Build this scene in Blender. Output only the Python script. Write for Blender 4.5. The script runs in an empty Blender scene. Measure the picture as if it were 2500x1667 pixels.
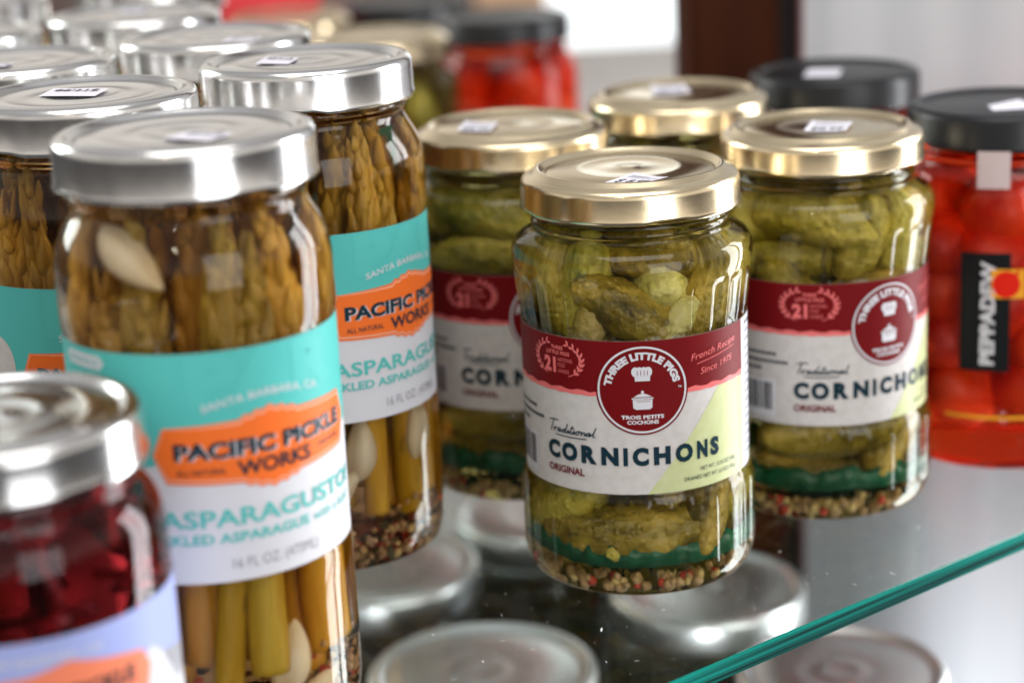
import bpy, bmesh, math, random
from mathutils import Vector, Matrix, noise
from math import sin, cos, pi, radians, sqrt, atan2

random.seed(7)
S = bpy.context.scene
COL = S.collection

# ------------------------------------------------------------------ camera
PITCH, ROLL, CAMH = radians(16.024), radians(-2.6706), 0.23865
cd = bpy.data.cameras.new("camera"); cam = bpy.data.objects.new("camera", cd); COL.objects.link(cam)
fw = Vector((0, cos(PITCH), -sin(PITCH))); rt = Vector((1, 0, 0)); up = rt.cross(fw)
r2 = rt*cos(ROLL) + up*sin(ROLL); u2 = -rt*sin(ROLL) + up*cos(ROLL)
M = Matrix((r2, u2, -fw)).transposed().to_4x4(); M.translation = (0, 0, CAMH)
cam.matrix_world = M
cd.sensor_width = 36; cd.lens = 36*4818.4/2500
cd.clip_start = .01; cd.clip_end = 50
cd.dof.use_dof = True; cd.dof.focus_distance = .560; cd.dof.aperture_fstop = 5.8; cd.dof.aperture_blades = 9
S.camera = cam

# ------------------------------------------------------------------ light
S.view_settings.view_transform = 'Standard'; S.view_settings.look = 'None'
S.view_settings.exposure = 0.0; S.view_settings.gamma = 1
S.cycles.max_bounces = 16; S.cycles.transmission_bounces = 12; S.cycles.glossy_bounces = 6
S.cycles.diffuse_bounces = 4; S.cycles.transparent_max_bounces = 16
S.cycles.sample_clamp_indirect = 4.0; S.cycles.blur_glossy = 0.6
S.cycles.use_denoising = True
W = bpy.data.worlds.new("World"); S.world = W; W.use_nodes = True
wn = W.node_tree.nodes; wl = W.node_tree.links; wn.clear()
wo = wn.new('ShaderNodeOutputWorld'); bg = wn.new('ShaderNodeBackground'); wl.new(bg.outputs[0], wo.inputs[0])
tc = wn.new('ShaderNodeTexCoord'); sp = wn.new('ShaderNodeSeparateXYZ'); wl.new(tc.outputs['Generated'], sp.inputs[0])
mr = wn.new('ShaderNodeMapRange'); mr.inputs[1].default_value = -1; mr.inputs[2].default_value = 1; wl.new(sp.outputs['Z'], mr.inputs[0])
cr = wn.new('ShaderNodeValToRGB'); wl.new(mr.outputs[0], cr.inputs[0])
for i, (p, c) in enumerate([(0.0, (.20, .20, .21)), (.42, (.10, .10, .10)), (.50, (.17, .155, .145)), (.55, (.50, .46, .42)), (.575, (1.15, 1.06, .97)), (.67, (1.10, 1.05, .98)), (.8, (.60, .58, .56)), (1, (.8, .8, .82))]):
    e = cr.color_ramp.elements[i] if i < 2 else cr.color_ramp.elements.new(p)
    e.position = p; e.color = (*c, 1)
mp = wn.new('ShaderNodeMapping'); mp.inputs['Scale'].default_value = (2.2, 2.2, 1.1); wl.new(tc.outputs['Generated'], mp.inputs[0])
nz = wn.new('ShaderNodeTexNoise'); nz.inputs['Scale'].default_value = 1.6; nz.inputs['Detail'].default_value = 2.5; wl.new(mp.outputs[0], nz.inputs[0])
m2 = wn.new('ShaderNodeMapRange'); m2.inputs[1].default_value = .35; m2.inputs[2].default_value = .65; m2.inputs[3].default_value = .85; m2.inputs[4].default_value = 1.2; wl.new(nz.outputs[0], m2.inputs[0])
vm = wn.new('ShaderNodeVectorMath'); vm.operation = 'SCALE'; wl.new(cr.outputs[0], vm.inputs[0]); wl.new(m2.outputs[0], vm.inputs['Scale'])
wl.new(vm.outputs[0], bg.inputs[0]); bg.inputs[1].default_value = 0.75

def area(name, loc, target, sx, sy, power, col=(1, 1, 1)):
    l = bpy.data.lights.new(name, 'AREA'); l.shape = 'RECTANGLE'; l.size = sx; l.size_y = sy; l.energy = power; l.color = col
    o = bpy.data.objects.new(name, l); COL.objects.link(o); o.location = loc
    o.rotation_euler = (Vector(target)-Vector(loc)).to_track_quat('-Z', 'Y').to_euler()
    return o
area("window_light_left", (-1.3, 1.5, .62), (-.1, .75, .12), .6, .7, 11.5, (.93, 1.0, .95))
area("window_light_right", (.617, .735, -.05), (0, .56, -.05), .150, 1.0, 6.5, (.97, .98, 1.0))
area("window_light_right", (.560, .880, -.05), (0, .56, -.05), .100, 1.0, 4.2, (.97, .98, 1.0))
area("shop_window_light", (.80, -.85, .45), (.1, .7, .0), .9, 1.2, 12.5, (.97, .98, 1.0))
lw = area("low_wall_fill", (.05, -.45, -.50), (.235, .80, -.31), .5, .3, 1.5, (.95, .97, 1.0)); lw.data.spread = radians(22)  # added narrow fill, no real window: brightens the wall below the shelf
area("ceiling_fill", (.1, .1, 1.7), (0, .7, 0), 1.4, 1.0, 17, (1, .97, .94))  # added soft fill from above for general brightness
for i, (x, y, z) in enumerate([(-.28, -.5, .95), (-.20, -.5, .95), (-.24, -.5, 1.02)]):
    l = bpy.data.lights.new("spot_bulb", 'POINT'); l.energy = 1.1; l.shadow_soft_size = .012; l.color = (1, .85, .65)
    o = bpy.data.objects.new("spot_bulb", l); COL.objects.link(o); o.location = (x, y, z)

# ------------------------------------------------------------------ materials
MATS = {}
def nodes(name):
    m = bpy.data.materials.new(name); m.use_nodes = True; nt = m.node_tree
    return m, nt, nt.nodes, nt.links, nt.nodes['Principled BSDF']
def mat(name, col, rough=.5, metal=0, col2=None, nscale=60, stretch=(1, 1, 1), bump=0, bscale=None, spec=.5, coat=0, sss=0, lo=.35, hi=.65, vary=False):
    if name in MATS: return MATS[name]
    m, nt, N, L, b = nodes(name)
    b.inputs['Base Color'].default_value = (*col, 1); b.inputs['Roughness'].default_value = rough
    b.inputs['Metallic'].default_value = metal; b.inputs['Specular IOR Level'].default_value = spec
    b.inputs['Coat Weight'].default_value = coat; b.inputs['Coat Roughness'].default_value = .08
    if sss:
        b.inputs['Subsurface Weight'].default_value = sss; b.inputs['Subsurface Radius'].default_value = (.004, .003, .001); b.inputs['Subsurface Scale'].default_value = 1
    if col2 or bump:
        t = N.new('ShaderNodeTexCoord'); mp = N.new('ShaderNodeMapping'); mp.inputs['Scale'].default_value = stretch
        L.new(t.outputs['Object'], mp.inputs[0])
    if col2:
        n = N.new('ShaderNodeTexNoise'); n.inputs['Scale'].default_value = nscale; n.inputs['Detail'].default_value = 4
        L.new(mp.outputs[0], n.inputs[0])
        r = N.new('ShaderNodeValToRGB'); r.color_ramp.elements[0].position = lo; r.color_ramp.elements[1].position = hi
        r.color_ramp.elements[0].color = (*col, 1); r.color_ramp.elements[1].color = (*col2, 1)
        L.new(n.outputs[0], r.inputs[0]); L.new(r.outputs[0], b.inputs['Base Color'])
    if vary:        # each piece has its own tone
        oi = N.new('ShaderNodeObjectInfo'); hs = N.new('ShaderNodeHueSaturation'); L.new(r.outputs[0], hs.inputs['Color'])
        for k, a0, a1 in (('Hue', .512, .491), ('Value', .72, 1.12)):
            q = N.new('ShaderNodeMapRange'); q.inputs[3].default_value = a0; q.inputs[4].default_value = a1; L.new(oi.outputs['Random'], q.inputs[0]); L.new(q.outputs[0], hs.inputs[k])
        L.new(hs.outputs[0], b.inputs['Base Color'])
    if bump:
        n = N.new('ShaderNodeTexNoise'); n.inputs['Scale'].default_value = bscale or nscale; n.inputs['Detail'].default_value = 3
        L.new(mp.outputs[0], n.inputs[0])
        bp = N.new('ShaderNodeBump'); bp.inputs['Strength'].default_value = bump; bp.inputs['Distance'].default_value = .001
        L.new(n.outputs[0], bp.inputs['Height']); L.new(bp.outputs[0], b.inputs['Normal'])
    if metal:
        t2 = N.new('ShaderNodeTexCoord'); n3 = N.new('ShaderNodeTexNoise'); n3.inputs['Scale'].default_value = 130; n3.inputs['Detail'].default_value = 6; n3.inputs['Roughness'].default_value = .7
        L.new(t2.outputs['Object'], n3.inputs[0]); q = N.new('ShaderNodeMapRange'); q.inputs[1].default_value = .35; q.inputs[2].default_value = .7; q.inputs[3].default_value = rough-.02; q.inputs[4].default_value = rough+.03
        L.new(n3.outputs[0], q.inputs[0]); L.new(q.outputs[0], b.inputs['Roughness'])
    MATS[name] = m; return m
def glass(name, col, ior=1.36, rough=0.0, bump=.05, vol=None, dens=0):
    if name in MATS: return MATS[name]
    m, nt, N, L, b = nodes(name); N.remove(b)
    g = N.new('ShaderNodeBsdfGlass'); g.inputs['Color'].default_value = (*col, 1); g.inputs['IOR'].default_value = ior; g.inputs['Roughness'].default_value = rough
    L.new(g.outputs[0], N['Material Output'].inputs[0])
    if vol:
        va = N.new('ShaderNodeVolumeAbsorption'); va.inputs['Color'].default_value = (*vol, 1); va.inputs['Density'].default_value = dens
        L.new(va.outputs[0], N['Material Output'].inputs['Volume'])
    t = N.new('ShaderNodeTexCoord'); n = N.new('ShaderNodeTexNoise'); n.inputs['Scale'].default_value = 45; n.inputs['Detail'].default_value = 1
    L.new(t.outputs['Object'], n.inputs[0]); bp = N.new('ShaderNodeBump'); bp.inputs['Strength'].default_value = bump; bp.inputs['Distance'].default_value = .002
    L.new(n.outputs[0], bp.inputs['Height']); L.new(bp.outputs[0], g.inputs['Normal'])
    MATS[name] = m; return m
def thin_glass(name, tint, ior=1.5, rough=.02):
    m, nt, N, L, b = nodes(name); N.remove(b)
    tr = N.new('ShaderNodeBsdfTransparent'); tr.inputs[0].default_value = (*tint, 1)
    g = N.new('ShaderNodeBsdfGlossy'); g.inputs['Roughness'].default_value = rough
    f = N.new('ShaderNodeFresnel'); gm = N.new('ShaderNodeNewGeometry'); io = N.new('ShaderNodeMapRange'); io.inputs[3].default_value = ior; io.inputs[4].default_value = 1/ior; L.new(gm.outputs['Backfacing'], io.inputs[0]); L.new(io.outputs[0], f.inputs[0]); ml = N.new('ShaderNodeMath'); ml.operation = 'MULTIPLY'; ml.inputs[1].default_value = .55; L.new(f.outputs[0], ml.inputs[0]); mx = N.new('ShaderNodeMixShader')
    L.new(ml.outputs[0], mx.inputs[0]); L.new(tr.outputs[0], mx.inputs[1]); L.new(g.outputs[0], mx.inputs[2]); L.new(mx.outputs[0], N['Material Output'].inputs[0])
    MATS[name] = m; return m
def emit(name, col, s):
    m, nt, N, L, b = nodes(name); b.inputs['Base Color'].default_value = (*col, 1)
    b.inputs['Emission Color'].default_value = (*col, 1); b.inputs['Emission Strength'].default_value = s; return m

SILVER = mat("silver_lid_metal", (.64, .635, .63), .19, 1, bump=.012, bscale=500)
GOLD = mat("gold_lid_metal", (.73, .61, .41), .22, 1, bump=.015, bscale=500)
BLACK = mat("black_lid_paint", (.010, .011, .013), .32, 0, bump=.04, bscale=500, spec=.32)
G_C = glass("cornichon_jar_glass", (.98, .99, .96), 1.37, vol=(.74, .68, .30), dens=42)
G_A = glass("asparagus_jar_glass", (.99, .98, .95), 1.37, vol=(.80, .58, .20), dens=40)
G_P = glass("pepper_jar_glass", (.99, .90, .88), 1.36, vol=(.97, .42, .05), dens=62)
G_D = glass("beet_jar_glass", (.97, .90, .92), 1.36, vol=(.80, .08, .14), dens=60)
G_L = glass("storage_jar_glass", (.85, .9, .88), 1.4)
def pickle_mat(name, c0, c1, c2):
    m, nt, N, L, b = nodes(name); b.inputs['Roughness'].default_value = .34
    t = N.new('ShaderNodeTexCoord'); n = N.new('ShaderNodeTexNoise'); n.inputs['Scale'].default_value = 95; n.inputs['Detail'].default_value = 5; n.inputs['Roughness'].default_value = .65
    mp = N.new('ShaderNodeMapping'); mp.inputs['Scale'].default_value = (1.3, 1.3, .55); L.new(t.outputs['Object'], mp.inputs[0]); L.new(mp.outputs[0], n.inputs[0])
    r = N.new('ShaderNodeValToRGB'); e = r.color_ramp.elements; e[0].position = .34; e[0].color = (*c0, 1); e[1].position = .70; e[1].color = (*c2, 1)
    k = e.new(.52); k.color = (*c1, 1); oi = N.new('ShaderNodeObjectInfo'); ad = N.new('ShaderNodeMapRange'); ad.inputs[3].default_value = -.07; ad.inputs[4].default_value = .15; L.new(oi.outputs['Random'], ad.inputs[0])
    sm = N.new('ShaderNodeMath'); L.new(n.outputs[0], sm.inputs[0]); L.new(ad.outputs[0], sm.inputs[1]); L.new(sm.outputs[0], r.inputs[0])
    hs = N.new('ShaderNodeHueSaturation'); hm = N.new('ShaderNodeMapRange'); hm.inputs[3].default_value = .475; hm.inputs[4].default_value = .515; L.new(oi.outputs['Random'], hm.inputs[0]); L.new(hm.outputs[0], hs.inputs['Hue'])
    L.new(r.outputs[0], hs.inputs['Color']); L.new(hs.outputs[0], b.inputs['Base Color'])
    v = N.new('ShaderNodeTexVoronoi'); v.inputs['Scale'].default_value = 430; L.new(t.outputs['Object'], v.inputs['Vector'])
    w = N.new('ShaderNodeMapRange'); w.inputs[1].default_value = 0; w.inputs[2].default_value = .55; w.inputs[3].default_value = 1; w.inputs[4].default_value = 0; L.new(v.outputs['Distance'], w.inputs[0])
    bp = N.new('ShaderNodeBump'); bp.inputs['Strength'].default_value = .5; bp.inputs['Distance'].default_value = .0011; L.new(w.outputs[0], bp.inputs['Height'])
    n2 = N.new('ShaderNodeTexNoise'); n2.inputs['Scale'].default_value = 900; L.new(t.outputs['Object'], n2.inputs[0])
    b2 = N.new('ShaderNodeBump'); b2.inputs['Strength'].default_value = .35; b2.inputs['Distance'].default_value = .0006; L.new(n2.outputs[0], b2.inputs['Height']); L.new(bp.outputs[0], b2.inputs['Normal'])
    L.new(b2.outputs[0], b.inputs['Normal']); b.inputs['Subsurface Weight'].default_value = .1; b.inputs['Subsurface Radius'].default_value = (.004, .003, .001); b.inputs['Subsurface Scale'].default_value = 1
    return m
PICKLE = pickle_mat("cornichon_skin", (.095, .072, .007), (.34, .265, .026), (.66, .51, .11))
PICKLE2 = pickle_mat("cornichon_flesh", (.36, .30, .05), (.58, .48, .14), (.74, .62, .28))
ASP = mat("asparagus_tip_skin", (.30, .16, .010), .4, 0, (.66, .42, .055), 120, (1, 1, .4), bump=.6, bscale=500, sss=.1, vary=True)
ASPS = mat("asparagus_stalk_skin", (.60, .33, .010), .35, 0, (.74, .47, .045), 140, (1, 1, .12), bump=.3, bscale=300, sss=.12, vary=True)
GARLIC = mat("garlic_flesh", (.74, .60, .40), .4, 0, (.82, .72, .54), 90, bump=.1, sss=.2)
REDP = mat("red_pepper_skin", (.50, .012, .003), .4, 0, (.78, .09, .012), 30, bump=.15, bscale=120, sss=.1)
BEET = mat("beet_flesh", (.035, .002, .005), .3, 0, (.26, .008, .014), 80, bump=.3, bscale=150)
GREENB = mat("green_plastic", (.003, .075, .035), .35, 0, (.006, .14, .07), 90)
SEEDS = [mat("mustard_seed", (.68, .50, .22), .35), mat("brown_seed", (.50, .32, .16), .35), mat("red_seed", (.55, .05, .02), .4), mat("chilli_flake", (.42, .03, .015), .5), mat("herb_flake", (.07, .055, .02), .6)]
PAPER = mat("price_paper", (.72, .70, .78), .55)
INK = mat("black_ink", (.02, .022, .03), .5)
LAB_RED = mat("label_red", (.165, .004, .006), .5, spec=.12)
LAB_CREAM = mat("label_cream", (.56, .53, .51), .45, 0, (.62, .59, .57), 350, spec=.12, lo=.3, hi=.6)
LAB_WHITE = mat("label_white", (.66, .66, .70), .5, coat=0, spec=.12)
LAB_PINK = mat("label_pink", (.80, .17, .17), .33, spec=.12)
LAB_GREEN = mat("label_pale_green", (.53, .57, .29), .33, 0, (.58, .61, .34), 300, spec=.12)
LAB_NAVY = mat("label_dark_teal_ink", (.010, .032, .048), .35, spec=.12)
LAB_MAROON = mat("label_maroon_ink", (.16, .012, .02), .35, spec=.12)
LAB_TEAL = mat("label_teal", (.095, .50, .47), .5, coat=0, spec=.12)
LAB_TEAL2 = mat("label_teal_tone", (.103, .52, .488), .5, coat=0, spec=.12)
LAB_ORANGE = mat("label_orange", (.88, .17, .028), .5, coat=0, spec=.12)
LAB_ORANGE2 = mat("label_orange_line", (.92, .50, .36), .5, coat=0, spec=.12)
LAB_GREY = mat("label_grey_ink", (.33, .33, .36), .5, spec=.12)
LAB_BACK = mat("label_reverse_paper", (.62, .60, .55), .7, spec=.12)
LAB_LILAC = mat("label_lilac", (.36, .42, .76), .5, coat=0, spec=.12)
LAB_SALMON = mat("label_salmon", (.86, .24, .13), .5, coat=0, spec=.12)
LAB_YEL = mat("label_yellow", (.85, .38, .03), .35, spec=.12)
LAB_FRUIT = mat("label_fruit_red", (.72, .02, .01), .35, spec=.12)
LAB_BLK = mat("label_black", (.012, .013, .014), .35, spec=.12)
FROST = mat("seal_plastic", (.62, .50, .50), .45)

# ------------------------------------------------------------------ scene helpers
def prop(o, label=None, cat=None, group=None, kind=None):
    if label: o['label'] = label
    if cat: o['category'] = cat
    if group: o['group'] = group
    if kind: o['kind'] = kind
    return o
def link(name, me, parent=None):
    o = bpy.data.objects.new(name, me); COL.objects.link(o)
    if parent: o.parent = parent
    return o
def empty(name, loc, rz=0):
    o = bpy.data.objects.new(name, None); COL.objects.link(o); o.location = loc; o.rotation_euler.z = rz; o.empty_display_size = .02
    return o
def mesh(name, verts, faces, mats, smooth=True, fm=None):
    me = bpy.data.meshes.new(name); me.from_pydata(verts, [], faces)
    for m in (mats if isinstance(mats, list) else [mats]): me.materials.append(m)
    if smooth: me.polygons.foreach_set('use_smooth', [True]*len(me.polygons))
    if fm: me.polygons.foreach_set('material_index', fm)
    me.update(); return me
def box(name, x0, x1, y0, y1, z0, z1, m, bev=0):
    bm = bmesh.new(); bmesh.ops.create_cube(bm, size=1)
    for v in bm.verts: v.co = Vector((x0+(x1-x0)*(v.co.x+.5), y0+(y1-y0)*(v.co.y+.5), z0+(z1-z0)*(v.co.z+.5)))
    if bev: bmesh.ops.bevel(bm, geom=bm.edges[:], offset=bev, segments=3, affect='EDGES')
    me = bpy.data.meshes.new(name); bm.to_mesh(me); bm.free(); me.materials.append(m); return me
def lathe(name, prof, m, seg=96, fr=None, fz=None):
    """prof in mm, closed at the axis where r == 0"""
    V, F = [], []; rows = []
    for (r, z) in prof:
        if r == 0: rows.append([len(V)]); V.append((0, 0, z/1000)); continue
        row = []
        for i in range(seg):
            t = 2*pi*i/seg; rr = r-(fr(t, z, r) if fr else 0); zz = z+(fz(t, z, r) if fz else 0)
            row.append(len(V)); V.append((rr*sin(t)/1000, -rr*cos(t)/1000, zz/1000))
        rows.append(row)
    for a, b in zip(rows, rows[1:]):
        for i in range(seg):
            j = (i+1) % seg
            if len(a) == 1 and len(b) == 1: continue
            if len(a) == 1: F.append((a[0], b[j], b[i]))
            elif len(b) == 1: F.append((a[i], a[j], b[0]))
            else: F.append((a[i], a[j], b[j], b[i]))
    return mesh(name, V, F, m)
def resample(prof, step=1.0):
    out = [prof[0]]
    for a, b in zip(prof, prof[1:]):
        n = max(1, int(math.hypot(b[0]-a[0], b[1]-a[1])/step))
        for k in range(1, n+1): out.append((a[0]+(b[0]-a[0])*k/n, a[1]+(b[1]-a[1])*k/n))
    return out
def chaikin(prof, it=2):
    for _ in range(it):
        q = [prof[0]]
        for a, b in zip(prof, prof[1:]):
            q.append((a[0]*.75+b[0]*.25, a[1]*.75+b[1]*.25)); q.append((a[0]*.25+b[0]*.75, a[1]*.25+b[1]*.75))
        q.append(prof[-1]); prof = q
    return prof
def sstep(a, b, x):
    t = max(0, min(1, (x-a)/(b-a))); return t*t*(3-2*t)

# ------------------------------------------------------------------ flat print wrapped round a jar (u = arc length mm, z mm)
_txt = {}
def text_mesh(s, bold=0.0):
    k = (s, bold)
    if k in _txt: return _txt[k]
    c = bpy.data.curves.new("t", 'FONT'); c.body = s; c.size = 1; c.offset = bold; c.resolution_u = 3; c.fill_mode = 'FRONT'
    o = bpy.data.objects.new("t", c); COL.objects.link(o)
    bpy.context.view_layer.update()
    dg = bpy.context.evaluated_depsgraph_get(); me = bpy.data.meshes.new_from_object(o.evaluated_get(dg))
    V = [(v.co.x, v.co.y) for v in me.vertices]; F = [tuple(p.vertices) for p in me.polygons]
    bpy.data.objects.remove(o); bpy.data.curves.remove(c); bpy.data.meshes.remove(me)
    _txt[k] = (V, F); return V, F
class Print:
    def __init__(s): s.items = []
    def raw(s, V, F, m, layer): s.items.append((V, F, m, layer))
    def poly(s, pts, m, layer=1): s.raw(list(pts), [tuple(range(len(pts)))], m, layer)
    def rect(s, x0, x1, z0, z1, m, layer=1): s.poly([(x0, z0), (x1, z0), (x1, z1), (x0, z1)], m, layer)
    def disc(s, cx, cz, rx, m, layer=1, rz=None, n=56): s.poly([(cx+rx*cos(2*pi*i/n), cz+(rz or rx)*sin(2*pi*i/n)) for i in range(n)], m, layer)
    def ring(s, cx, cz, r0, r1, m, layer=1, n=64):
        V, F = [], []
        for i in range(n):
            a = 2*pi*i/n; V += [(cx+r0*cos(a), cz+r0*sin(a)), (cx+r1*cos(a), cz+r1*sin(a))]
            j = (i+1) % n; F.append((2*i, 2*i+1, 2*j+1, 2*j))
        s.raw(V, F, m, layer)
    def text(s, t, x0, x1, z0, z1, m, layer=2, bold=0.0, warp=None, caps=True):
        """x0..x1 width, z0 baseline, z1 cap height"""
        V, F = text_mesh(t, bold)
        xa = min(v[0] for v in V); xb = max(v[0] for v in V)
        H, _f = text_mesh("H", bold); h1 = max(v[1] for v in H)
        sx = (x1-x0)/(xb-xa); sz = (z1-z0)/h1
        Q = [(x0+(v[0]-xa)*sx, z0+v[1]*sz) for v in V]
        if warp: Q = [warp(*q) for q in Q]
        s.raw(Q, F, m, layer)
    def arc_text(s, t, cx, cz, R, h, a0, a1, m, layer=2, bold=0.0):
        """caps on a circle of baseline radius R, from angle a0 to a1 (clock angle, deg, 0 = top)"""
        L = radians(a1-a0)*R
        def w(x, z):
            a = radians(a0)+x/R; rr = R+z
            return (cx+rr*sin(a), cz+rr*cos(a))
        s.text(t, 0, L, 0, h, m, layer, bold, w)
    def stroke(s, pts, w, m, layer=2, taper=False):
        V, F = [], []
        for i, p in enumerate(pts):
            a = pts[max(0, i-1)]; b = pts[min(len(pts)-1, i+1)]
            dx, dz = b[0]-a[0], b[1]-a[1]; l = math.hypot(dx, dz) or 1
            ww = w/2*(1 if not taper else (.35+.65*sin(pi*(i+.3)/(len(pts)-.4))))
            V += [(p[0]-dz/l*ww, p[1]+dx/l*ww), (p[0]+dz/l*ww, p[1]-dx/l*ww)]
            if i: F.append((2*i-2, 2*i-1, 2*i+1, 2*i))
        s.raw(V, F, m, layer)
    def leaf(s, x, z, ang, l, w, m, layer=2):
        pts = []
        for i in range(10):
            t = i/9; pts.append((t*l, w/2*sin(pi*t)))
        for i in range(8, 0, -1):
            t = i/9; pts.append((t*l, -w/2*sin(pi*t)))
        s.poly([(x+a*cos(ang)-b*sin(ang), z+a*sin(ang)+b*cos(ang)) for a, b in pts], m, layer)
    def build(s, name, R, parent, step=1.6):
        mats = []; V3, F3, FM = [], [], []
        for V, F, m, layer in s.items:
            if m not in mats: mats.append(m)
            mi = mats.index(m)
            bm = bmesh.new(); vs = [bm.verts.new((v[0], v[1], 0)) for v in V]
            for f in F:
                try: bm.faces.new([vs[i] for i in f])
                except ValueError: pass
            bmesh.ops.triangulate(bm, faces=bm.faces[:])
            xa = min(v[0] for v in V); xb = max(v[0] for v in V)
            k = math.ceil(xa/step)
            while k*step < xb:
                bmesh.ops.bisect_plane(bm, geom=bm.verts[:]+bm.edges[:]+bm.faces[:], plane_co=(k*step, 0, 0), plane_no=(1, 0, 0), dist=1e-5); k += 1
            bm.normal_update()
            for f in bm.faces:
                if f.normal.z < 0: f.normal_flip()
            r = R+.06*layer; base = len(V3); bm.verts.index_update()
            for v in bm.verts:
                t = v.co.x/R; V3.append((r*sin(t)/1000, -r*cos(t)/1000, v.co.y/1000))
            for f in bm.faces: F3.append(tuple(base+v.index for v in f.verts)); FM.append(mi)
            bm.free()
        return link(name, mesh(name, V3, F3, mats, True, FM), parent)
    def flat(s, name, fn, parent):
        """printed on a small flat sheet: fn maps (x, y, layer) -> xyz mm"""
        mats = []; V3, F3, FM = [], [], []
        for V, F, m, layer in s.items:
            if m not in mats: mats.append(m)
            base = len(V3); V3 += [tuple(c/1000 for c in fn(v[0], v[1], layer)) for v in V]
            for f in F: F3.append(tuple(base+i for i in f)); FM.append(mats.index(m))
        return link(name, mesh(name, V3, F3, mats, False, FM), parent)

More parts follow.
